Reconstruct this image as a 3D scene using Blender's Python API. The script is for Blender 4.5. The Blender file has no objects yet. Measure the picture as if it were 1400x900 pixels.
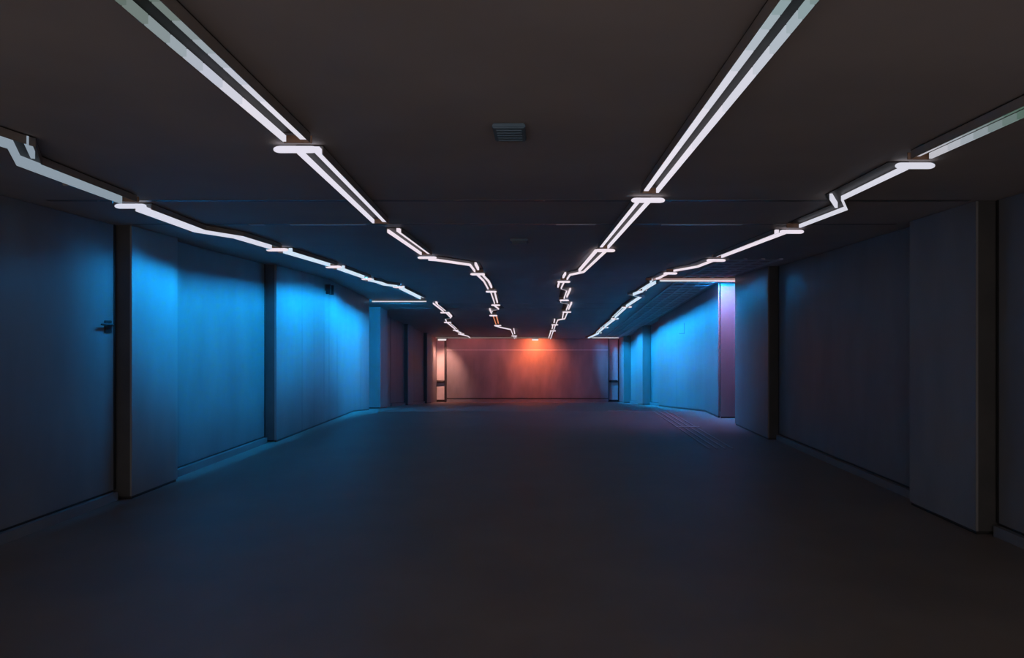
import bpy, bmesh, math, random
from mathutils import Vector
random.seed(4)
scn = bpy.context.scene
COL = scn.collection

# ------------------------------------------------------------------ the place
EYE = 1.6                       # eye height over the level floor
F = 900.0; PX, PY = 742.0, 461.0     # focal length and vanishing point of the level hall, in pixels of 1400x900
Y_NEAR, Y_END = -1.6, 28.0
FC, FS = 14.1, 1.17 / 13.9      # floor: level to FC, then a ramp going down
CC, CS = 12.5, 1.17 / 15.5      # ceiling: the same, its bend a little earlier
LIGHT_Z = EYE + 1.05            # underside of the light channels
CEIL_Z = LIGHT_Z + 0.055

def floor_z(y): return -FS * max(0.0, y - FC)
def drop(y): return -CS * max(0.0, y - CC)
def ceil_z(y): return CEIL_Z + drop(y)

def on_lights(px, py, up=.0):
    """Point of the lighting plane (level, then sloping) met by a line of sight."""
    s = (PY - py) / F; h = 1.05 + up
    y = h / s if s > 0 else 1e9
    if y > CC:
        y = (h + CS * CC) / (s + CS)
    return ((px - PX) / F * y, y)

# ------------------------------------------------------------------ materials
def new_mat(name):
    m = bpy.data.materials.new(name); m.use_nodes = True
    nt = m.node_tree
    return m, nt, nt.nodes['Principled BSDF']

def noise_mix(nt, bsdf, c0, c1, scale, stretch=(1, 1, 1), r0=None, r1=None, bump=0.0, bscale=None):
    tc = nt.nodes.new('ShaderNodeTexCoord'); mp = nt.nodes.new('ShaderNodeMapping')
    mp.inputs['Scale'].default_value = stretch
    nt.links.new(tc.outputs['Object'], mp.inputs['Vector'])
    n = nt.nodes.new('ShaderNodeTexNoise'); n.inputs['Scale'].default_value = scale; n.inputs['Detail'].default_value = 6
    nt.links.new(mp.outputs['Vector'], n.inputs['Vector'])
    r = nt.nodes.new('ShaderNodeValToRGB')
    r.color_ramp.elements[0].position = .35; r.color_ramp.elements[1].position = .7
    r.color_ramp.elements[0].color = (*c0, 1); r.color_ramp.elements[1].color = (*c1, 1)
    nt.links.new(n.outputs['Fac'], r.inputs['Fac']); nt.links.new(r.outputs['Color'], bsdf.inputs['Base Color'])
    if r0 is not None:
        mr = nt.nodes.new('ShaderNodeMapRange'); mr.inputs['To Min'].default_value = r0; mr.inputs['To Max'].default_value = r1
        nt.links.new(n.outputs['Fac'], mr.inputs['Value']); nt.links.new(mr.outputs['Result'], bsdf.inputs['Roughness'])
    if bump:
        n2 = nt.nodes.new('ShaderNodeTexNoise'); n2.inputs['Scale'].default_value = bscale or scale * 8; n2.inputs['Detail'].default_value = 3
        nt.links.new(mp.outputs['Vector'], n2.inputs['Vector'])
        b = nt.nodes.new('ShaderNodeBump'); b.inputs['Strength'].default_value = bump; b.inputs['Distance'].default_value = .004
        nt.links.new(n2.outputs['Fac'], b.inputs['Height']); nt.links.new(b.outputs['Normal'], bsdf.inputs['Normal'])

def mk_panel(name, c0, c1, rough):
    m, nt, b = new_mat(name)
    noise_mix(nt, b, c0, c1, 2.2, (1, 1, .35), rough - .05, rough + .06, .12, 90)
    b.inputs['Metallic'].default_value = .0
    b.inputs['Specular IOR Level'].default_value = .22
    return m
M_PANEL = mk_panel('satin_grey_panel', (.15, .15, .155), (.19, .19, .19), .42)
M_PILLAR = mk_panel('satin_grey_pillar', (.18, .18, .185), (.22, .22, .22), .42)
M_ENDPANEL = mk_panel('hammered_grey_panel', (.15, .15, .155), (.22, .21, .21), .42)
M_PALE, nt, b = new_mat('pale_painted_board'); noise_mix(nt, b, (.44, .43, .43), (.5, .49, .49), 3, r0=.5, r1=.6)
M_WALL, nt, b = new_mat('dark_wall_backing'); noise_mix(nt, b, (.05, .05, .05), (.07, .068, .066), 3, r0=.7, r1=.8)
M_BASE, nt, b = new_mat('dark_skirting'); noise_mix(nt, b, (.06, .06, .06), (.085, .083, .08), 6, r0=.5, r1=.6)
M_FLOOR, nt, b = new_mat('dark_worn_floor')
noise_mix(nt, b, (.18, .15, .135), (.235, .197, .176), 1.3, (1, 1, 1), .40, .56, .25, 160)
M_CEIL, nt, b = new_mat('matt_charcoal_ceiling'); noise_mix(nt, b, (.335, .30, .285), (.385, .345, .325), 1.5, r0=.6, r1=.75)
M_METAL, nt, b = new_mat('dull_metal_strip'); noise_mix(nt, b, (.12, .12, .12), (.16, .16, .16), 8, r0=.35, r1=.45); b.inputs['Metallic'].default_value = .8
M_STEEL, nt, b = new_mat('worn_steel_edging'); noise_mix(nt, b, (.45, .45, .45), (.55, .55, .55), 12, r0=.3, r1=.45); b.inputs['Metallic'].default_value = .6
M_HOUSE, nt, b = new_mat('black_light_channel'); noise_mix(nt, b, (.26, .23, .21), (.30, .27, .25), 10, r0=.45, r1=.55)
M_VENT, nt, b = new_mat('blue_grey_vent'); noise_mix(nt, b, (.11, .19, .26), (.14, .22, .3), 10, r0=.5, r1=.6)
M_INNER, nt, b = new_mat('black_channel_inside'); noise_mix(nt, b, (.008, .005, .0045), (.011, .007, .006), 10, r0=.5, r1=.6)
M_CAP, nt, b = new_mat('light_channel_end'); noise_mix(nt, b, (.20, .10, .055), (.25, .13, .07), 20, r0=.4, r1=.5)
M_GRILLE, nt, b = new_mat('ceiling_grille_metal'); noise_mix(nt, b, (.42, .43, .43), (.5, .51, .51), 10, r0=.4, r1=.5)
M_RAIL, nt, b = new_mat('black_handrail'); noise_mix(nt, b, (.015, .015, .015), (.02, .02, .02), 10, r0=.4, r1=.5)
M_TACTILE, nt, b = new_mat('tactile_ridge_rubber'); noise_mix(nt, b, (.3, .3, .3), (.38, .38, .38), 14, r0=.4, r1=.5)

_glow = {}
def glow(rgb, strength):
    key = (tuple(round(c, 4) for c in rgb), round(strength, 3))
    if key in _glow: return _glow[key]
    m = bpy.data.materials.new('lit_diffuser'); m.use_nodes = True
    nt = m.node_tree; nt.nodes.clear()
    o = nt.nodes.new('ShaderNodeOutputMaterial'); e = nt.nodes.new('ShaderNodeEmission')
    e.inputs['Color'].default_value = (*rgb, 1); e.inputs['Strength'].default_value = strength
    nt.links.new(e.outputs[0], o.inputs['Surface'])
    _glow[key] = m
    return m
def lin(r, g, b): return tuple(((c / 255 + .055) / 1.055) ** 2.4 for c in (r, g, b))

# ------------------------------------------------------------------ object helpers
def empty(name, loc=(0, 0, 0), label=None, cat=None, group=None):
    o = bpy.data.objects.new(name, None); COL.objects.link(o); o.location = loc
    o.empty_display_size = .1
    if label: o['label'] = label
    if cat: o['category'] = cat
    if group: o['group'] = group
    return o

def mesh_obj(name, bm, mat, parent=None, kind=None, smooth=False):
    bmesh.ops.recalc_face_normals(bm, faces=bm.faces)
    me = bpy.data.meshes.new(name); bm.to_mesh(me); bm.free()
    me.materials.append(mat)
    if smooth:
        for p in me.polygons: p.use_smooth = True
    o = bpy.data.objects.new(name, me); COL.objects.link(o)
    if parent is not None:
        o.parent = parent
        o.location = (-parent.location.x, -parent.location.y, -parent.location.z)
    if kind: o['kind'] = kind
    return o

def box(bm, x0, x1, y0, y1, z0, z1, bev=0.0):
    vs = [bm.verts.new((x, y, z)) for x in (x0, x1) for y in (y0, y1) for z in (z0, z1)]
    fs = [(0, 1, 3, 2), (4, 6, 7, 5), (0, 4, 5, 1), (2, 3, 7, 6), (0, 2, 6, 4), (1, 5, 7, 3)]
    faces = [bm.faces.new([vs[i] for i in f]) for f in fs]
    if bev:
        es = list({e for f in faces for e in f.edges})
        bmesh.ops.bevel(bm, geom=es, offset=bev, segments=2, affect='EDGES')

def wedge(bm, x0, x1, prof):
    a = [bm.verts.new((x0, y, z)) for y, z in prof]; b = [bm.verts.new((x1, y, z)) for y, z in prof]
    bm.faces.new(a); bm.faces.new(b)
    for i in range(len(prof)):
        j = (i + 1) % len(prof); bm.faces.new((a[i], a[j], b[j], b[i]))

def slab(bm, xa, xb, y0, y1, bot, top, brk=()):
    """A slab along the hall between planes xa and xb; bot(y) and top(y) give its edges, bent at brk."""
    ys = [y0] + sorted(y for y in brk if y0 + .01 < y < y1 - .01) + [y1]
    rings = []
    for y in ys:
        rings.append([bm.verts.new((x, y, z)) for x, z in ((xa, bot(y)), (xb, bot(y)), (xb, top(y)), (xa, top(y)))])
    for a, b_ in zip(rings, rings[1:]):
        for i in range(4):
            j = (i + 1) % 4
            bm.faces.new((a[i], a[j], b_[j], b_[i]))
    bm.faces.new(rings[0]); bm.faces.new(rings[-1])

def capsule(bm, p, q, rx, rz, n=14, caps=5):
    """Rod with rounded ends from p to q (both at one height), rz its half height, rx its half width."""
    p, q = Vector(p), Vector(q); d = (q - p).normalized()
    side = Vector((-d.y, d.x, 0)).normalized(); up = Vector((0, 0, 1))
    L = (q - p).length; r_end = min(.04, L * .4)
    st = []
    for k in range(caps):
        t = math.pi / 2 * (k / caps)
        st.append((p + d * (r_end * (1 - math.sin(t + .12))), max(.15, math.cos(math.pi / 2 - t - .12))))
    st = [(p + d * (r_end * (1 - math.cos(math.pi / 2 * k / caps))), math.sin(math.pi / 2 * (k + .35) / (caps + .35))) for k in range(caps + 1)]
    st2 = [(q - d * (r_end * (1 - math.cos(math.pi / 2 * k / caps))), math.sin(math.pi / 2 * (k + .35) / (caps + .35))) for k in range(caps + 1)]
    rings = []
    for c, s in st + st2[::-1]:
        rings.append([bm.verts.new(c + side * (math.cos(2 * math.pi * i / n) * rx * s) + up * (math.sin(2 * math.pi * i / n) * rz * s)) for i in range(n)])
    for a, b_ in zip(rings, rings[1:]):
        for i in range(n):
            bm.faces.new((a[i], a[(i + 1) % n], b_[(i + 1) % n], b_[i]))
    bm.faces.new(rings[0]); bm.faces.new(rings[-1])

def refine(path):
    """Insert the bend of the ceiling where a path crosses it."""
    out = [path[0]]
    for a, b_ in zip(path, path[1:]):
        if (a[1] - CC) * (b_[1] - CC) < 0:
            t = (CC - a[1]) / (b_[1] - a[1]); out.append((a[0] + t * (b_[0] - a[0]), CC))
        out.append(b_)
    return out

def sweep(bm, path, side, o0, o1, z0, z1):
    """Rectangle profile swept along a plan path; offsets o0..o1 to the outer side, z0..z1 over the lighting plane."""
    path = refine(path); n = len(path); nor = []
    for i in range(n):
        ds = []
        if i > 0: ds.append((Vector(path[i]) - Vector(path[i - 1])).normalized())
        if i < n - 1: ds.append((Vector(path[i + 1]) - Vector(path[i])).normalized())
        ns = [Vector((d.y, -d.x)) * side for d in ds]
        m = sum(ns, Vector((0, 0)))
        if m.length < .2: m = ns[0].copy()
        m.normalize(); m = m / max(.45, m.dot(ns[0])); nor.append(m)
    rings = []
    for (x, y), m in zip(path, nor):
        r = []
        for o, z in ((o0, z0), (o1, z0), (o1, z1), (o0, z1)):
            xx, yy = x + m.x * o, y + m.y * o
            r.append(bm.verts.new((xx, yy, LIGHT_Z + drop(yy) + z)))
        rings.append(r)
    for a, b_ in zip(rings, rings[1:]):
        for i in range(4):
            j = (i + 1) % 4
            bm.faces.new((a[i], a[j], b_[j], b_[i]))
    bm.faces.new(rings[0]); bm.faces.new(rings[-1])

# ------------------------------------------------------------------ shell
bm = bmesh.new()
ys = [Y_NEAR, FC, Y_END + 1.2]
top = [[bm.verts.new((x, y, floor_z(y))) for x in (-6, 6)] for y in ys]
low = [[bm.verts.new((x, y, floor_z(y) - .2)) for x in (-6, 6)] for y in ys]
for i in range(2):
    bm.faces.new((top[i][0], top[i][1], top[i + 1][1], top[i + 1][0]))
    bm.faces.new((low[i][0], low[i + 1][0], low[i + 1][1], low[i][1]))
    for s in (0, 1): bm.faces.new((top[i][s], top[i + 1][s], low[i + 1][s], low[i][s]))
for k in (0, 2): bm.faces.new((top[k][0], top[k][1], low[k][1], low[k][0]))
mesh_obj('floor', bm, M_FLOOR, kind='structure')

bm = bmesh.new()
slab(bm, -6, 6, Y_NEAR, Y_END + 1.2, ceil_z, lambda y: ceil_z(y) + .2, (CC,))
mesh_obj('ceiling', bm, M_CEIL, kind='structure')

LW, LP = -4.20, -4.05           # left: wall plane behind the panels' backs, pillar faces
RW, RP = 3.66, 3.50
under = lambda y: floor_z(y)
over = lambda y: ceil_z(y)
def struct_slab(name, xa, xb, y0, y1, mat=M_WALL):
    bm = bmesh.new(); slab(bm, xa, xb, y0, y1, under, over, (FC, CC)); return mesh_obj(name, bm, mat, kind='structure')
# solid backing walls
bm = bmesh.new()
slab(bm, -4.80, -4.245, Y_NEAR, 15.36, under, over, (FC, CC))
slab(bm, -5.10, -4.61, 15.36, Y_END + .5, under, over, (FC, CC))
mesh_obj('wall_left', bm, M_WALL, kind='structure')
bm = bmesh.new()
slab(bm, 3.70, 4.3, Y_NEAR, 12.0, under, over, (FC, CC))
slab(bm, 3.86, 4.3, 12.0, Y_END + .5, under, over, (FC, CC))
mesh_obj('wall_right', bm, M_WALL, kind='structure')
bm = bmesh.new()
slab(bm, -4.9, 4.2, Y_END + .36, Y_END + .6, under, over)
mesh_obj('wall_end', bm, M_WALL, kind='structure')

# ------------------------------------------------------------------ panels, pillars
def panel(side, x, y0, y1, label, group=None, mat=None, base=True, seams=(), depth=.035, base_h=.085):
    """Metal wall panel with its dark edge strip and, where it has one, a skirting strip on the floor."""
    s = 1 if side > 0 else -1
    ym = (y0 + y1) / 2
    root = empty('wall_panel', (x, ym, floor_z(ym)), label, 'wall panel', group)
    zb = (lambda y: floor_z(y) + base_h + .02) if base else (lambda y: floor_z(y) + .012)
    zt = lambda y: ceil_z(y) - .004
    edges = [y0] + list(seams) + [y1]
    bm = bmesh.new()
    slab(bm, x, x + s * depth, y0, y1, zb, zt, (FC, CC)); mesh_obj('sheet', bm, mat or M_PANEL, root)
    # dark joint strip along both upright edges
    bm = bmesh.new()
    slab(bm, x - s * .006, x + s * (depth - .002), y1 + .002, y1 + .022, zb, zt)
    mesh_obj('edge_strip', bm, M_RAIL, root)
    if base:
        bm = bmesh.new()
        slab(bm, x - s * .045, x + s * depth, y0, y1, lambda y: floor_z(y) + .002, lambda y: floor_z(y) + base_h, (FC,))
        mesh_obj('skirting', bm, mat or M_PANEL, root)
        bm = bmesh.new()
        slab(bm, x + s * .004, x + s * depth, y0, y1, lambda y: floor_z(y) + base_h + .001, lambda y: floor_z(y) + base_h + .019, (FC,))
        mesh_obj('shadow_gap', bm, M_RAIL, root)
    return root

def pillar(side, x, y0, y1, back, label, group=None, mat=None):
    """Boxed-in pillar standing proud of the wall: a front sheet, two cheeks and a dark foot."""
    s = 1 if side > 0 else -1
    ym = (y0 + y1) / 2
    root = empty('pillar', (x, ym, floor_z(ym)), label, 'pillar', group)
    zb = lambda y: floor_z(y) + .03
    zt = lambda y: ceil_z(y) - .004
    bm = bmesh.new(); slab(bm, x, x + s * .02, y0, y1, zb, zt, (FC, CC)); mesh_obj('front_sheet', bm, mat or M_PILLAR, root)
    for a, b_ in ((y0, y0 + .02), (y1 - .02, y1)):
        bm = bmesh.new(); slab(bm, x + s * .021, back - s * .002, a, b_, zb, zt, (FC, CC)); mesh_obj('cheek', bm, M_PILLAR if (y0 > 13 and (side > 0 or y0 < 18)) else M_WALL, root)  # shade painted in: most cheeks take the dark wall colour
    bm = bmesh.new(); slab(bm, x + s * .012, back - s * .002, y0 + .01, y1 - .01, lambda y: floor_z(y) + .002, lambda y: floor_z(y) + .029, (FC,)); mesh_obj('foot', bm, M_RAIL, root)
    return root

# left, near to far
panel(-1, LW, .5, 3.3, 'dark metal wall panel on the left, nearest the camera and out of the lamps')
panel(-1, LW, 3.34, 6.44, 'dim blue wall panel at the left edge of the photo, with a small latch')
lt = empty('latch', (LW + .0, 6.34, EYE + .10), 'small dark latch on the edge of the leftmost dim blue panel', 'latch')
bm = bmesh.new(); box(bm, LW + .002, LW + .012, 6.30, 6.40, EYE + .04, EYE + .16, .003); mesh_obj('plate', bm, M_RAIL, lt)
bm = bmesh.new(); capsule(bm, (LW + .04, 6.20, EYE + .12), (LW + .04, 6.38, EYE + .12), .012, .012); mesh_obj('lever', bm, M_RAIL, lt, smooth=True)
bm = bmesh.new(); box(bm, LW + .012, LW + .04, 6.335, 6.365, EYE + .105, EYE + .135, .003); mesh_obj('spindle', bm, M_RAIL, lt)
pillar(-1, LP, 6.49, 7.30, -4.24, 'bright blue-lit pillar on the left, the one nearest the camera', mat=M_PILLAR)
panel(-1, LW, 7.32, 9.93, 'large blue-lit wall panel with skirting strip, right of the near left pillar')
cuts = [10.01, 11.08, 11.65, 12.19, 12.48, 12.97, 14.64, 15.36]
names = ['first narrow-jointed blue cladding sheet left, beside the large panel with skirting',
         'second sheet of the bright blue left cladding run, counted from the near end',
         'third sheet of the bright blue left cladding run, counted from the near end',
         'slim fourth sheet of the bright blue left cladding run, streaked near its foot',
         'fifth sheet of the bright blue left cladding run, under the small dark bracket',
         'wide sixth sheet of the bright blue left cladding run, counted from the near end',
         'narrow last sheet of the bright blue left cladding run, at its far corner']
for i, nm in enumerate(names):
    s0, s1 = cuts[i], cuts[i + 1]
    root = empty('cladding_sheet', (LP, (s0 + s1) / 2, floor_z((s0 + s1) / 2)), nm, 'cladding sheet', 'left cladding sheets')
    bm = bmesh.new()
    slab(bm, LP, LP - .03, s0 + .004, s1 - .004, lambda y: floor_z(y) + .03, lambda y: ceil_z(y) - .004, (FC, CC)); mesh_obj('sheet', bm, M_PANEL, root)
    if i == 0:
        bm = bmesh.new(); slab(bm, LP - .031, -4.238, s0 + .004, s0 + .024, lambda y: floor_z(y) + .03, lambda y: ceil_z(y) - .004, (FC, CC)); mesh_obj('cheek', bm, M_WALL, root)  # shaded side painted with the dark wall colour
    if i == len(names) - 1:
        bm = bmesh.new(); slab(bm, LP - .031, -4.24, s1 - .024, s1 - .004, lambda y: floor_z(y) + .03, lambda y: ceil_z(y) - .004, (FC, CC)); mesh_obj('cheek', bm, M_WALL, root)
    bm = bmesh.new()
    slab(bm, LP - .006, LP - .03, s0 + .004, s1 - .004, lambda y: floor_z(y) + .002, lambda y: floor_z(y) + .029, (FC,)); mesh_obj('skirting', bm, M_RAIL, root)
# bracket at the top of the cladding
br = empty('bracket', (LP, 12.3, EYE + .95), 'small dark double bracket high on the bright blue left cladding', 'bracket')
bm = bmesh.new(); box(bm, LP + .002, LP + .012, 12.22, 12.50, EYE + .86, EYE + .98, .003); mesh_obj('plate', bm, M_RAIL, br)
for yy in (12.25, 12.44):
    bm = bmesh.new(); box(bm, LP + .013, LP + .10, yy, yy + .04, EYE + .80, EYE + .98, .006); mesh_obj('arm', bm, M_RAIL, br)
# left, down the ramp
pillar(-1, -4.17, 16.9, 17.7, -4.61, 'narrow blue-lit pillar past the far corner of the left cladding')
panel(-1, -4.50, 17.75, 19.45, 'dim left panel down the ramp, first after the blue-lit part', base=False)
panel(-1, -4.50, 19.49, 21.38, 'dim left panel down the ramp with skirting strip, second after the blue part')
pillar(-1, -4.38, 21.44, 22.3, -4.56, 'dark slim pillar on the left of the ramp, the nearer of two')
panel(-1, -4.50, 22.34, 24.9, 'dim reddish left panel with skirting between the two dark ramp pillars')
pillar(-1, -4.38, 24.96, 25.9, -4.56, 'dark slim pillar on the left of the ramp, the farther of two')
panel(-1, -4.50, 25.94, 27.9, 'last dim left panel before the pale strip of the end wall', base=False)

# right, near to far
panel(1, RW, .5, 2.9, 'black unlit wall panel on the right, nearest the camera')
panel(1, RW, 2.94, 5.28, 'black unlit wall panel at the right edge of the photo')
pillar(1, RP, 5.32, 6.28, 3.70, 'black pillar on the right, nearest the camera', mat=M_PILLAR)
panel(1, RW, 6.32, 10.19, 'wide dark blue panel on the right with skirting and faint red glints')
pillar(1, RP, 10.23, 11.98, 3.70, 'wide dark pillar front on the right with one faint red glint')
# lilac return facing the camera
root = empty('return_panel', (3.6, 13.0, 0), 'lilac and blue upright panel facing the camera behind the right dark pillar', 'return panel')
bm = bmesh.new(); box(bm, 3.505, 3.855, 12.97, 13.0, .03, ceil_z(13) - .01, .003); mesh_obj('sheet', bm, M_PILLAR, root)
bm = bmesh.new(); box(bm, 3.515, 3.855, 12.98, 13.0, .002, .029); mesh_obj('skirting', bm, M_RAIL, root)
rcuts = [13.02, 14.0, 14.9, 17.1, 19.7]
rn = ['blue right cladding sheet at the near corner beside the lilac upright panel',
      'second blue sheet of the right ramp cladding, a slim one at the bend',
      'third blue sheet of the right ramp cladding with a small black cut in it',
      'fourth blue sheet of the right ramp cladding, streaked pale at its far edge']
for i, nm in enumerate(rn):
    s0, s1 = rcuts[i], rcuts[i + 1]
    root = empty('cladding_sheet', (3.47, (s0 + s1) / 2, floor_z((s0 + s1) / 2)), nm, 'cladding sheet', 'right cladding sheets')
    bm = bmesh.new(); slab(bm, 3.47, 3.50, s0 + .003, s1 - .003, lambda y: floor_z(y) + .04, lambda y: ceil_z(y) - .004, (FC, CC)); mesh_obj('sheet', bm, M_PILLAR, root)
    bm = bmesh.new(); slab(bm, 3.476, 3.50, s0 + .003, s1 - .003, lambda y: floor_z(y) + .002, lambda y: floor_z(y) + .039, (FC,)); mesh_obj('skirting', bm, M_RAIL, root)
    if i == 2:
        bm = bmesh.new()
        box(bm, 3.466, 3.4695, 16.1, 16.13, EYE + .08, EYE + .34); box(bm, 3.466, 3.4695, 16.13, 16.75, EYE + .08, EYE + .095)
        mesh_obj('slit', bm, M_RAIL, root)
panel(1, 3.60, 19.75, 21.9, 'blue right panel with skirting after the long cladding run, down the ramp', mat=M_PILLAR)
pillar(1, 3.33, 21.95, 23.2, 3.86, 'blue-lit pillar on the right of the ramp, the nearer of two')
panel(1, 3.52, 23.25, 26.3, 'blue right panel with skirting between the two ramp pillars', mat=M_PILLAR)
pillar(1, 3.24, 26.35, 27.95, 3.86, 'blue and lilac pillar at the right end of the ramp, beside the end wall')

# ------------------------------------------------------------------ end wall
ez = floor_z(Y_END); ct = ceil_z(Y_END)
root = empty('end_panel', (-.65, Y_END, ez), 'wide orange-lit metal panel closing the far end of the passage', 'wall panel')
bm = bmesh.new(); box(bm, -4.08, 2.78, Y_END, Y_END + .05, ez + .17, ct - .005, .004); mesh_obj('sheet', bm, M_ENDPANEL, root)
bm = bmesh.new(); box(bm, -4.08, 2.78, Y_END - .012, Y_END - .001, ct - .50, ct - .475, .002); mesh_obj('light_line', bm, M_STEEL, root)  # bright strip put in for a line of light across the panel
bm = bmesh.new(); box(bm, -4.08, 2.78, Y_END - .03, Y_END + .05, ez + .002, ez + .12, .004); mesh_obj('skirting', bm, M_PANEL, root)
bm = bmesh.new(); box(bm, -4.08, 2.78, Y_END + .01, Y_END + .05, ez + .121, ez + .169); mesh_obj('shadow_gap', bm, M_RAIL, root)
for xx in (-2.9, -1.35, .25, 1.75):
    bm = bmesh.new(); box(bm, xx, xx + .018, Y_END - .006, Y_END - .001, ez + .18, ct - .51); mesh_obj('seam', bm, M_ENDPANEL, root)
bm = bmesh.new(); box(bm, -4.18, -4.085, Y_END - .04, Y_END + .34, ez + .002, ct - .005, .004); mesh_obj('side_frame', bm, M_RAIL, root)
bm = bmesh.new(); box(bm, 2.785, 2.83, Y_END - .02, Y_END + .34, ez + .002, ct - .005, .004); mesh_obj('side_frame', bm, M_RAIL, root)

def strip_board(x0, x1, label, rl):
    r = empty('side_board', ((x0 + x1) / 2, Y_END + .3, ez), label, 'wall panel')
    zr = EYE - 61 / F * Y_END
    bm = bmesh.new(); box(bm, x0, x1, Y_END + .30, Y_END + .34, zr + .06, ct - .01); mesh_obj('upper_sheet', bm, M_PALE, r)
    bm = bmesh.new(); box(bm, x0, x1, Y_END + .29, Y_END + .34, ez + .08, zr + .055); mesh_obj('lower_sheet', bm, M_PALE, r)
    bm = bmesh.new(); box(bm, x0, x1, Y_END + .295, Y_END + .34, ez + .002, ez + .078); mesh_obj('skirting', bm, M_RAIL, r)
    t = empty('handrail', ((x0 + x1) / 2, Y_END + .2, zr), rl, 'handrail')
    bm = bmesh.new(); capsule(bm, (x0 + .01, Y_END + .2, zr), (x1 - .01, Y_END + .2, zr), .05, .055); mesh_obj('rail', bm, M_RAIL, t, smooth=True)
    for xx in (x0 + .1, x1 - .12):
        bm = bmesh.new(); box(bm, xx, xx + .03, Y_END + .2, Y_END + .289, zr - .03, zr + .01); mesh_obj('rail_bracket', bm, M_RAIL, t)
strip_board(-4.60, -4.185, 'tall narrow pale pink-lit board at the left of the end wall', 'black handrail across the pale pink board, left of the end wall')
strip_board(2.835, 3.235, 'tall narrow lilac and blue board at the right of the end wall', 'black handrail across the lilac board, right of the end wall')

# ------------------------------------------------------------------ lights
PINK = lin(240, 226, 236)
def white(v, tint=(1, 1, 1)): return tuple(min(1, c * v * t) for c, t in zip(lin(235, 226, 238), tint))
BLUE = (.010, .34, 1.0)
ICE = lin(206, 226, 244)
HOT = (.002, .34, .95)

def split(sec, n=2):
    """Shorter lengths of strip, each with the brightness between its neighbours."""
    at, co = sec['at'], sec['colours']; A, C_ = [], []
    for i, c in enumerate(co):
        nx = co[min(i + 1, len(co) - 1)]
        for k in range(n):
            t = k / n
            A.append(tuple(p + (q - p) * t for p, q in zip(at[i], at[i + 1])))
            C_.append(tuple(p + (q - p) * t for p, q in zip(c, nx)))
    return {'at': A + [at[-1]], 'colours': C_}

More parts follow.
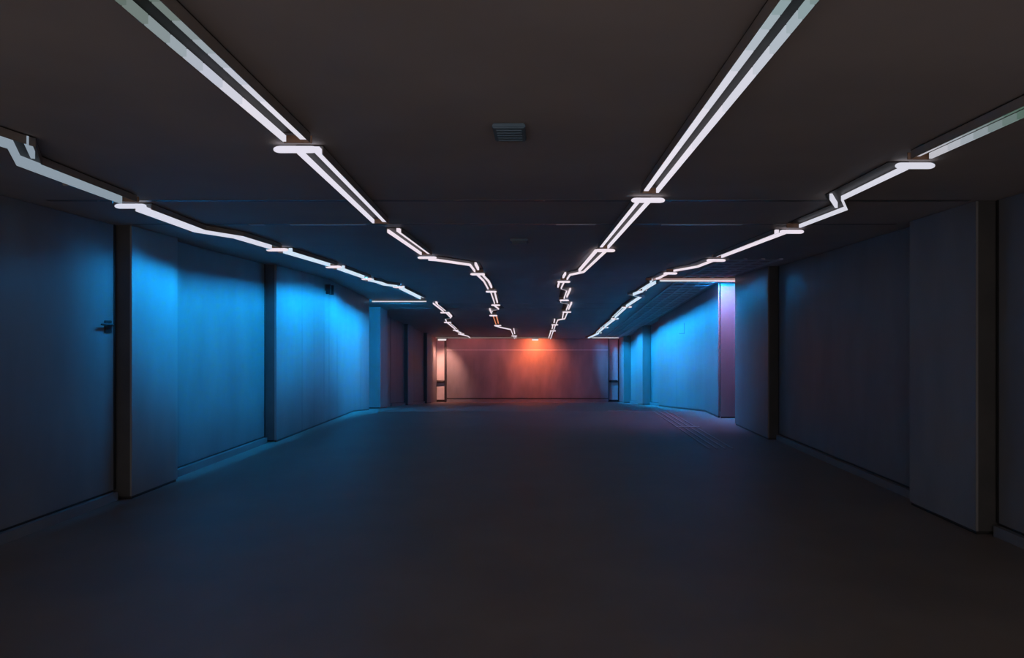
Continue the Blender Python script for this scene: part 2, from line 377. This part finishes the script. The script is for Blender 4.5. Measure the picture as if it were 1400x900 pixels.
def light(label, group, side, px_path, cross=None, inner=None, colour=PINK, strength=1.0, hot=0.0, hot_col=HOT,
          lip=.012, sections=None, cross_t=.020, caps=True, hot_last=0, cross_colour=None, extra=(), width=.012, ceilgap=.004, up=.016, ih=0.0, tall=.033, shade=.031, flange=.0562):  # shade: screen of the added unseen emitter
    """Channel fixed under the ceiling: black housing, outer lit strip, inner lit strip, rounded crossbar at the near end."""
    ih = .018 if group == GI_R else (.02 if group in (GO_L, GO_R) else ih)
    path = [on_lights(*p, up) for p in px_path]
    if cross:                                   # the strips start at the crossbar
        yc = on_lights(cross[0], cross[2])[1] + .015
        a, b_ = path[0], path[1]
        if 0 < a[1] - yc < .5 and b_[1] - a[1] > .05:
            t = (a[1] - yc) / (b_[1] - a[1])
            if abs(t * (b_[0] - a[0])) < .12: path[0] = (a[0] - t * (b_[0] - a[0]), yc)
    x0, y0 = path[0]
    root = empty('ceiling_light', (x0, y0, LIGHT_Z + drop(y0) + .05), label, 'ceiling light', group)
    hot_path = lambda p: p[-1 - hot_last:] if hot_last else p
    zl = -.018 if hot else 0
    # housing
    bm = bmesh.new()
    sweep(bm, path, side, -.133 + ih, .018, .046, .055 - ceilgap)
    mesh_obj('tray', bm, M_INNER, root)
    bm = bmesh.new()
    sweep(bm, path, side, .0125, .018, zl, .046)
    if len(path) == 2 or hot:
        sweep(bm, path, side, -.133 + ih, -.127 + ih, 0, .046)
    if hot:                                     # added shade and flange shaping the unseen emitter's light
        hp = hot_path(path)
        sweep(bm, hp, side, .0185, .066, .046, .055 - ceilgap)
        sweep(bm, hp, side, .062, .066, shade, .0455)
        sweep(bm, hp, side, .0185, flange, -.004, -.001)
        for k, d in ((0, -1), (-1, 1)):         # closed ends
            a = Vector(hp[k]); n_ = (Vector(hp[-1]) - Vector(hp[0])).normalized() * d
            e2 = [tuple(a), tuple(a + n_ * .006)]
            if d < 0: e2 = e2[::-1]
            sweep(bm, e2, side, .0185, .066, -.018, .05)
    mesh_obj('housing', bm, M_HOUSE, root)
    # outer strip, in one or several lengths
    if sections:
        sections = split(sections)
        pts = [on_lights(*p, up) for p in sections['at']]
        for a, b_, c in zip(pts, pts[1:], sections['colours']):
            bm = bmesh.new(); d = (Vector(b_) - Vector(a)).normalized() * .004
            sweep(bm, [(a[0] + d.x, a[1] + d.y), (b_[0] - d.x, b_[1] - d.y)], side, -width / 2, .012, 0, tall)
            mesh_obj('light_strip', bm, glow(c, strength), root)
    else:
        bm = bmesh.new(); sweep(bm, path, side, -width / 2, .012, zl, tall if not hot else .045)
        mesh_obj('light_strip', bm, glow(colour, strength), root)
    # unseen emitter added to light the wall, then the inner strip
    if hot:
        bm = bmesh.new(); sweep(bm, hot_path(path), side, .034, .044, .041, .0445)
        mesh_obj('unseen_wall_emitter', bm, glow(hot_col, hot), root)
        bm = bmesh.new()                        # blades added to keep the emitter's light square to the wall
        rp = refine(hot_path(path))
        for a, b_ in zip(rp, rp[1:]):
            a, b_ = Vector(a), Vector(b_); n_ = max(1, int((b_ - a).length / .06)); d = (b_ - a).normalized()
            for k in range(1, n_):
                c = a + (b_ - a) * (k / n_)
                sweep(bm, [tuple(c), tuple(c + d * .002)], side, .0186, .0615, -.0005, .0405)
        mesh_obj('louvre', bm, M_HOUSE, root)
    if inner is None and len(path) == 2:
        if sections:
            for a, b_, c in zip(pts, pts[1:], sections['colours']):
                bm = bmesh.new(); d = (Vector(b_) - Vector(a)).normalized() * .004
                sweep(bm, [(a[0] + d.x, a[1] + d.y), (b_[0] - d.x, b_[1] - d.y)], side, -.112 + ih, -.080 + ih, .013, .045)
                mesh_obj('inner_strip', bm, glow(c, strength), root)
        else:
            bm = bmesh.new(); sweep(bm, path, side, -.112 + ih, -.080 + ih, .013, .045)
            mesh_obj('inner_strip', bm, glow(colour, strength), root)
    for ip in (inner or ()):
        bm = bmesh.new(); sweep(bm, [on_lights(*p) for p in ip], side, -.014, .014, .005, .046)
        mesh_obj('inner_strip', bm, glow(colour, strength), root)
    for ip in extra:
        bm = bmesh.new(); sweep(bm, [on_lights(*p) for p in ip], side, -.010, .010, .0, .045)
        mesh_obj('branch_strip', bm, glow(colour, strength), root)
    if cross:
        a, b_, yy = cross
        p, q = on_lights(a, yy), on_lights(b_, yy)
        z = LIGHT_Z + drop(p[1]) + .021
        bm = bmesh.new(); capsule(bm, (p[0], p[1], z), (q[0], q[1], z), .02, cross_t)
        mesh_obj('crossbar', bm, glow(cross_colour or colour, strength), root, smooth=True)
    if caps:
        e0, e1 = Vector(path[-2]), Vector(path[-1]); d = (e1 - e0).normalized()
        a = e1 + d * .03
        bm = bmesh.new(); sweep(bm, [tuple(a), tuple(a + d * .005)], side, -.133 + ih, .018, .004, .045)
        mesh_obj('end_cap', bm, M_CAP, root)
    return root

GI_L, GI_R = 'inner left row of ceiling lights', 'inner right row of ceiling lights'
GO_L, GO_R = 'outer left row of ceiling lights', 'outer right row of ceiling lights'
VIGNETTE = [lin(80, 96, 86), lin(112, 124, 120), lin(152, 163, 170), lin(190, 194, 208), lin(224, 221, 232)]  # lens vignette painted into the near strips as dimmer steps

def lerp(a, b_, t): return (a[0] + (b_[0] - a[0]) * t, a[1] + (b_[1] - a[1]) * t)
# --- inner left row
A, B = (74, -83), (390, 190)
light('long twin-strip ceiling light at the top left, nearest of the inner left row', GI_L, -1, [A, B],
      sections={'at': [A, (171, 1), (231, 53), (276, 91.6), (330, 138), B], 'colours': VIGNETTE})
light('second light of the inner left row, straight twin strips behind a wide rounded crossbar', GI_L, -1, [(417, 214), (511, 303)], cross=(374, 435, 209.5), colour=lin(228, 224, 238))
light('third light of the inner left row, straight twin strips without a crossbar', GI_L, -1, [(531, 316), (576, 347)], colour=lin(240, 226, 236))
light('fourth light of the inner left row, long slanting strip with a short twin end', GI_L, -1,
      [(586, 354.8), (597, 355.6), (643, 362.3), (649.5, 371)], cross=(571, 597, 354.6), inner=[[(650, 363), (653.8, 370)]], cross_t=.018)
light('fifth light of the inner left row, twin strips behind a short crossbar at the bend', GI_L, -1, [(655, 378), (667.5, 395)], cross=(643, 663, 376.8), inner=[[(660.5, 378), (672, 394.6)]])
light('sixth light of the inner left row, twin strips just past the bend of the ceiling', GI_L, -1, [(672, 402), (676.5, 415)], cross=(664, 679, 400.4), inner=[[(676.5, 402), (680, 415)]])
light('seventh light of the inner left row, a small hook-shaped one', GI_L, -1, [(678, 419.5), (682, 422.6), (673.5, 424.2), (672, 428.8)], cross=(671.5, 684, 418.6), inner=[[(669.6, 424), (671.5, 428.6)]])
light('eighth light of the inner left row, twin strips glowing orange', GI_L, -1, [(675, 434), (678.3, 443.5)], cross=(669, 680, 432.8), inner=[[(678.8, 434), (681.4, 443)]], colour=lin(214, 132, 100), cross_colour=PINK)
light('ninth light of the inner left row, crossbar and slanting strip ending in a short twin', GI_L, -1, [(681, 446.8), (685, 448), (698.5, 450.8), (701.3, 457.8)], cross=(675.5, 685.5, 446.2), inner=[[(702.4, 450.8), (703.8, 457.2)]])
light('tenth and last light of the inner left row, tiny one at the end wall', GI_L, -1, [(703, 461), (703.5, 463.4)], cross=(699, 707, 460.3), inner=[[(705, 461), (705.3, 463.2)]], caps=False)

# --- inner right row
A, B = (1190, -100), (898, 261)
def onAB(y): return lerp(A, B, (y - A[1]) / (B[1] - A[1]))
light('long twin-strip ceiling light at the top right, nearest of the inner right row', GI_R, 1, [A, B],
      sections={'at': [A, onAB(0), onAB(40), onAB(97), onAB(200), B], 'colours': [lin(100, 120, 115), lin(140, 158, 162), lin(175, 184, 194), lin(212, 212, 224), lin(232, 226, 238)]})  # vignette painted into the strip colours towards the near end
light('second light of the inner right row, twin strips behind a wide rounded crossbar', GI_R, 1, [(881, 281.5), (831, 338)], cross=(863, 909, 277.6), colour=lin(236, 228, 240))
light('third light of the inner right row, twin strips with a bent tail and short branch', GI_R, 1, [(824.5, 346.5), (797.6, 372), (779, 376), (775, 381.8)], cross=(813.3, 841, 345), inner=[[(814.8, 346), (792, 372)], [(773, 376), (770, 381)]])
light('fourth light of the inner right row, a crossbar with a step to the right', GI_R, 1, [(769.8, 388.4), (767, 394.3), (775, 396.8), (771, 408)], cross=(762, 779.7, 387), inner=[[(764.4, 388.4), (762.8, 393.8)], [(779.7, 397), (775, 407.3)]])
light('fifth light of the inner right row, slanting strip and twin below a crossbar', GI_R, 1, [(766.5, 413), (777.5, 415.6), (774, 424)], cross=(765, 778, 412), inner=[[(781.4, 415.6), (777.4, 424)]])
light('sixth light of the inner right row, twin strips with a tail stepping left', GI_R, 1, [(775, 429), (772, 436), (762.5, 437.8), (760.2, 442.8)], cross=(769, 781, 428), inner=[[(770.3, 429), (769, 436)], [(758.4, 438), (757.4, 442.4)]])
light('seventh light of the inner right row, short twin strips under a crossbar', GI_R, 1, [(758.8, 446), (757, 451)], cross=(753.7, 763.3, 445.2), inner=[[(755.8, 446), (754.8, 450.6)]])
light('eighth and last light of the inner right row, twin strips reaching the end wall', GI_R, 1, [(756, 454), (752.4, 463.8)], cross=(751.7, 760, 453.4), inner=[[(753.2, 454), (750, 463.4)]], caps=False)

# --- outer left row: unseen emitters added behind them throw blue light on the wall
S_L = 4100.0
light('zigzag light at the left edge of the photo with a short slanting branch', GO_L, -1, [(-330, 82), (-4, 189.5), (14, 195), (26, 219), (100, 247.5), (166, 272.5)],
      colour=lin(138, 152, 164), extra=[[(36, 197), (45, 217)]], hot=S_L * .05, hot_last=1)
light('second light of the outer left row, double-bent strip behind a flat crossbar', GO_L, -1, [(196, 286.5), (267, 313), (320, 321.5), (371, 337)], cross=(157, 200, 285.5), colour=lin(214, 216, 232), hot=S_L * .7, flange=.0555, hot_last=2)
light('third light of the outer left row, straight strip behind a pinkish crossbar', GO_L, -1, [(392, 343.6), (451, 361.5)], cross=(364, 394, 344), colour=ICE, cross_colour=PINK, hot=S_L * .6, flange=.056, shade=.033)
light('fourth light of the outer left row, short straight strip behind a crossbar', GO_L, -1, [(466, 367.2), (498, 378.6)], cross=(445, 467, 367), colour=ICE, cross_colour=PINK, hot=S_L * 1.05, flange=.055, shade=.034)
light('fifth light of the outer left row, strip curving towards the middle', GO_L, -1, [(508, 383), (524, 388), (543, 390.2)], cross=(494, 509, 383.2), colour=ICE, cross_colour=PINK, hot=S_L * 1.3, shade=.034)
light('sixth light of the outer left row, straight strip ending at the long cross strip', GO_L, -1, [(549, 394.5), (575, 407.3)], cross=(537, 551, 394), colour=ICE, cross_colour=PINK, hot=S_L * 1.6, shade=.034)
light('seventh light of the outer left row, twin strips starting behind the long cross strip', GO_L, -1, [(592.5, 415), (606.5, 426)], inner=[[(596, 415), (609, 425.6)]])
light('eighth light of the outer left row, hook-shaped one below a crossbar', GO_L, -1, [(611, 428.8), (616.5, 434.6), (608.5, 436), (610.6, 439.4)], cross=(602, 613, 428.7), inner=[[(613.2, 429), (617.6, 434)]])
light('ninth light of the outer left row, small twin strips', GO_L, -1, [(613, 442.5), (622.5, 450.4)], cross=(607, 617, 442), inner=[[(616, 442.5), (624.6, 450)]])
light('tenth light of the outer left row, a tiny short strip', GO_L, -1, [(624.5, 453), (630.5, 455.6)], cross=(619, 627, 452.6))
light('eleventh light of the outer left row, tiny bent strip', GO_L, -1, [(632, 458), (640, 460), (643.5, 462.6)], cross=(626, 635, 457.7), caps=False)

# --- outer right row
S_R = 4300.0
A, B = (1760, -8.5), (1271, 213.5)
def onAB(y): return lerp(A, B, (y - A[1]) / (B[1] - A[1]))
light('straight light at the right edge of the photo, vignette painted in towards the camera', GO_R, 1, [A, B],
      sections={'at': [A, onAB(150), onAB(168), onAB(186), onAB(202), B], 'colours': [lin(70, 92, 80), lin(84, 106, 96), lin(118, 132, 132), lin(158, 166, 174), lin(188, 188, 196)]}, lip=.03)  # same vignette steps put into the emission
light('second light of the outer right row, zigzag strip with a small loose branch', GO_R, 1, [(1234, 231), (1151, 271), (1157, 284.6), (1093, 309.2)], cross=(1224, 1278, 231.3), colour=lin(214, 214, 226), extra=[[(1136, 272.8), (1143.5, 284.5)]])
light('third light of the outer right row, straight strip behind a rounded crossbar', GO_R, 1, [(1067, 320.2), (986.5, 351)], cross=(1066, 1099, 319.8), colour=lin(234, 224, 236), lip=.03)
light('fourth light of the outer right row, gently curving strip above the lilac panel', GO_R, 1, [(969, 358.6), (953, 364.8), (921, 370.4)], cross=(966, 992, 358.2))
light('fifth light of the outer right row, short bent strip before the pink cross strip', GO_R, 1, [(909, 376), (900, 380.6), (891.5, 382.4)], cross=(907, 926, 375.7))
light('sixth light of the outer right row, pale blue strip starting at the white cross strip', GO_R, 1, [(896, 385.8), (878.5, 396.4)], colour=ICE, hot=S_R * 1.2, shade=.0365)
light('seventh light of the outer right row, pale blue one with a hooked head', GO_R, 1, [(874, 399), (865.5, 402.2), (877, 404.8), (856, 418.8)], cross=(871, 884.5, 398.2), colour=ICE, cross_colour=PINK, hot=S_R, hot_last=1, shade=.0365)
light('eighth light of the outer right row, straight pale blue strip', GO_R, 1, [(854.5, 421.2), (840.5, 434)], cross=(851, 864, 421), colour=ICE, cross_colour=PINK, hot=S_R * 1.2, shade=.0365)
light('ninth light of the outer right row, shorter straight pale blue strip', GO_R, 1, [(838.7, 437.5), (826.5, 447)], cross=(836, 846, 437), colour=ICE, cross_colour=PINK, hot=S_R * 1.2, shade=.0365)
light('tenth light of the outer right row, tiny straight pale blue strip', GO_R, 1, [(824, 449.5), (818, 454.6)], cross=(823, 832, 449), colour=ICE, cross_colour=PINK, hot=S_R * 1.2, shade=.0365)
light('eleventh and last light of the outer right row, tiny curved pale blue one', GO_R, 1, [(816.5, 456.5), (809.5, 460), (804, 461.8)], cross=(815, 823, 456), colour=ICE, hot=S_R * 1.2, caps=False, shade=.0365)

# --- strips running across the passage
def cross_light(label, y, x0, x1, colour, tz=.02, hot=None, hx0=None, hx1=None, depth=.03, z_off=0.0):
    z = LIGHT_Z + drop(y) + z_off
    root = empty('cross_strip_light', (x0, y, z + .05), label, 'ceiling light', 'lights across the passage')
    bm = bmesh.new(); box(bm, x0, x1, y + .012, y + .06, z - .004, ceil_z(y + .06) - .004 if not z_off else z + .05); mesh_obj('housing', bm, M_HOUSE, root)
    bm = bmesh.new(); box(bm, x0 + .004, x1 - .004, y, y + .011, z, z + tz, .003); mesh_obj('light_strip', bm, glow(colour, 1.0), root)
    if hot:
        bm = bmesh.new(); wedge(bm, hx0 or x0 + .01, hx1 or x1 - .01, [(y + .0605, z + .010), (y + .0605, z + .036), (y + .086, z + .036)]); mesh_obj('inner_strip', bm, glow(*hot), root)  # unseen wedge emitter added behind the strip to light the surfaces beyond
        bm = bmesh.new(); box(bm, x0, x1, y + .0605, y + .13, z + .038, z + .042); mesh_obj('unseen_emitter_hood', bm, M_HOUSE, root)  # hood added to cut that emitter's upward light
    return root
yl = on_lights(540, 413)[1]
cross_light('long thin white strip across to the left wall above the blue corner', yl, -4.02, (583 - PX) / F * yl, lin(212, 214, 220), .024, hot=(HOT, 500), hx1=-3.2)
bm_root = cross_light('thin pink strip across to the right wall above the lilac panel', 12.02, (893 - PX) / F * 12.02, 3.64, lin(196, 160, 160), .018, hot=((1, .16, .36), 600), hx0=3.2)
cross_light('thin white strip across to the right wall, behind the pink one', 12.42, (902 - PX) / F * 12.42, 3.68, lin(220, 222, 226), .026, hot=((.003, .33, 1), 750), hx0=3.2)
cross_light('dim thin strip along the top of the end wall, from the left corner', 27.0, -4.36, .40, lin(128, 112, 106), .03, hot=((1, .21, .2), 58))
cross_light('bright thin strip along the top of the end wall, at its right', 27.0, 2.02, 3.13, lin(206, 210, 214), .03, hot=((1, .20, .30), 40))

def end_lamp(px0, px1, label, colour, z_l, inner, aim=None):
    y = 26.9; x0 = (px0 - PX) / F * y; x1 = (px1 - PX) / F * y; z = ceil_z(y)
    r = empty('spot_lamp', ((x0 + x1) / 2, y, z), label, 'spot lamp')
    bm = bmesh.new(); box(bm, x0, x1, y, y + .12, z - .12, z - .062, .008); mesh_obj('housing', bm, M_HOUSE, r)
    bm = bmesh.new(); capsule(bm, (x0 - .01, y - .02, z - .13), (x1 + .01, y - .02, z - .13), .02, .035); mesh_obj('front_strip', bm, glow(lin(240, 228, 226), 1.0), r, smooth=True)
    bm = bmesh.new(); box(bm, x0 + .01, x1 - .01, y + .02, y + .10, z - .125, z - .121); mesh_obj('lens', bm, glow(colour, inner), r)
    if aim:
        l = bpy.data.lights.new('beam', 'SPOT'); l.energy = aim[1]; l.color = colour; l.spot_size = math.radians(aim[2]); l.spot_blend = 1.0; l.shadow_soft_size = .03
        o = bpy.data.objects.new('beam', l); COL.objects.link(o); o.parent = r
        p = Vector(((x0 + x1) / 2, y + .06, z - .15)); o.location = p - Vector(r.location)
        o.rotation_euler = (Vector(aim[0]) - p).to_track_quat('-Z', 'Y').to_euler()
    return r
end_lamp(727.5, 736, 'small lamp at the top middle of the end wall throwing an orange pool', (1, .16, .045), 0, 60, ((-.3, Y_END, .62), 400, 130))
end_lamp(599, 610, 'small lamp over the pale pink board, left of the end wall', (1, .42, .32), 0, 60, ((-4.39, Y_END + .3, EYE - 2.05), 420, 84))

# ------------------------------------------------------------------ ceiling fittings
def cover(y, label, bits=()):
    r = empty('cover_strip', (0, y, ceil_z(y)), label, 'ceiling strip', 'strips across the ceiling')
    bm = bmesh.new(); box(bm, -4.0, 3.45, y, y + .05, ceil_z(y) - .0035, ceil_z(y) - .0005); mesh_obj('strip', bm, M_METAL, r)
    for a, b_ in bits:
        bm = bmesh.new(); box(bm, a, b_, y - .004, y + .054, ceil_z(y) - .009, ceil_z(y) - .004, .002); mesh_obj('glint_piece', bm, M_STEEL, r)  # brighter metal pieces standing in for glints on the strip
    for xx in (-3.6, 0):
        bm = bmesh.new(); capsule(bm, (xx, y + .02, ceil_z(y) - .0045), (xx + .02, y + .02, ceil_z(y) - .0045), .008, .002, 8, 2); mesh_obj('screw', bm, M_STEEL, r)
cover(5.30, 'faint teal metal strip across the ceiling, the nearest one')
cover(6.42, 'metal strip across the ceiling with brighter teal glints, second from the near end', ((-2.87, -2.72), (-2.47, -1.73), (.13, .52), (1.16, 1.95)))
cover(16.2, 'faint strip across the sloping ceiling, nearer of two past the bend')
cover(17.1, 'faint strip across the sloping ceiling, farther of two past the bend')

def vent(px, py, w, label):
    s = (PY - py) / F; y = (CEIL_Z - EYE) / s; x = (px - PX) / F * y
    r = empty('ceiling_vent', (x, y, ceil_z(y)), label, 'vent')
    z = ceil_z(y); h = .12
    bm = bmesh.new(); box(bm, x - w / 2, x + w / 2, y - h, y + h, z - .03, z - .004, .006); mesh_obj('frame', bm, M_VENT, r)
    for k in range(5):
        yy = y - h + .03 + k * .043
        bm = bmesh.new(); box(bm, x - w / 2 + .02, x + w / 2 - .02, yy, yy + .012, z - .036, z - .031); mesh_obj('slat', bm, M_VENT, r)
vent(697, 177, .17, 'faint bluish box on the dark ceiling, the nearer of two in the middle')
vent(710, 328, .20, 'faint bluish box on the dark ceiling, the farther of two in the middle')

# perforated ceiling grille between the outer right lights and the wall
g = empty('ceiling_grille', (2.9, 18, ceil_z(18)), 'teal-lit lattice grille on the ceiling along the right wall', 'grille')
gx0, gx1 = 2.56, 3.34
bm = bmesh.new()
for xx in (gx0, gx0 + .25, gx0 + .5, gx0 + .75):
    slab(bm, xx, xx + .05, 9.2, 27.2, lambda y: ceil_z(y) - .022, lambda y: ceil_z(y) - .004, (CC,))
mesh_obj('runner', bm, M_GRILLE, g)
bm = bmesh.new(); y = 9.2
while y < 27.2:
    slab(bm, gx0 + .03, gx1, y, y + .12, lambda q: ceil_z(q) - .026, lambda q: ceil_z(q) - .0225); y += .36
mesh_obj('louvre', bm, M_GRILLE, g)

# ------------------------------------------------------------------ floor fittings
t = empty('tactile_strip', (2.55, 11.6, 0), 'ribbed guide strip in the floor at the right, four raised lines', 'tactile strip')
for xx in (2.37, 2.48, 2.59, 2.70):
    bm = bmesh.new()
    slab(bm, xx, xx + .032, 9.4, 14.3, lambda y: floor_z(y) + .0005, lambda y: floor_z(y) + .007, (FC,))
    mesh_obj('ridge', bm, M_TACTILE, t)
e = empty('floor_bar', (2.57, 11.66, 0), 'pale metal bar across the ribbed guide strip on the floor', 'metal bar')
bm = bmesh.new(); box(bm, 2.36, 2.78, 11.62, 11.72, .0075, .013, .002); mesh_obj('bar', bm, M_STEEL, e)
for xx in (2.40, 2.73):
    bm = bmesh.new(); capsule(bm, (xx, 11.67, .0135), (xx + .012, 11.67, .0135), .008, .002, 8, 2); mesh_obj('screw', bm, M_METAL, e)
d = empty('drain_cover', (1.9, 14.6, floor_z(14.6)), 'thin metal drain cover in the floor where the ramp starts, right of middle', 'drain')
bm = bmesh.new(); slab(bm, 1.45, 2.15, 14.5, 14.62, lambda y: floor_z(y) + .001, lambda y: floor_z(y) + .006); mesh_obj('frame', bm, M_STEEL, d)
for k in range(12):
    bm = bmesh.new(); slab(bm, 1.48 + k * .055, 1.505 + k * .055, 14.515, 14.605, lambda y: floor_z(y) + .0062, lambda y: floor_z(y) + .008); mesh_obj('bar', bm, M_STEEL, d)

# ------------------------------------------------------------------ fill light added at the open near mouth to lift the darks
w = bpy.data.worlds.new('ambient_fill'); scn.world = w; w.use_nodes = True
bg = w.node_tree.nodes['Background']; bg.inputs['Color'].default_value = (1, .86, .82, 1); bg.inputs['Strength'].default_value = .95

# ------------------------------------------------------------------ camera
cam = bpy.data.cameras.new('camera'); co = bpy.data.objects.new('camera', cam); COL.objects.link(co)
co.location = (0, 0, EYE); co.rotation_euler = (math.pi / 2, 0, 0)
cam.sensor_fit = 'HORIZONTAL'; cam.sensor_width = 36; cam.lens = 36 * F / 1400
cam.shift_x = (700 - PX) / 1400; cam.shift_y = (PY - 450) / 1400
cam.clip_start = .05; cam.clip_end = 200
scn.camera = co

scn.view_settings.view_transform = 'Standard'; scn.view_settings.look = 'None'
scn.view_settings.exposure = 0; scn.view_settings.gamma = 1; scn.view_settings.use_curve_mapping = False
scn.cycles.use_denoising = True
scn.cycles.max_bounces = 8; scn.cycles.diffuse_bounces = 5; scn.cycles.glossy_bounces = 4
scn.cycles.use_light_tree = True
scn.cycles.sample_clamp_indirect = 4
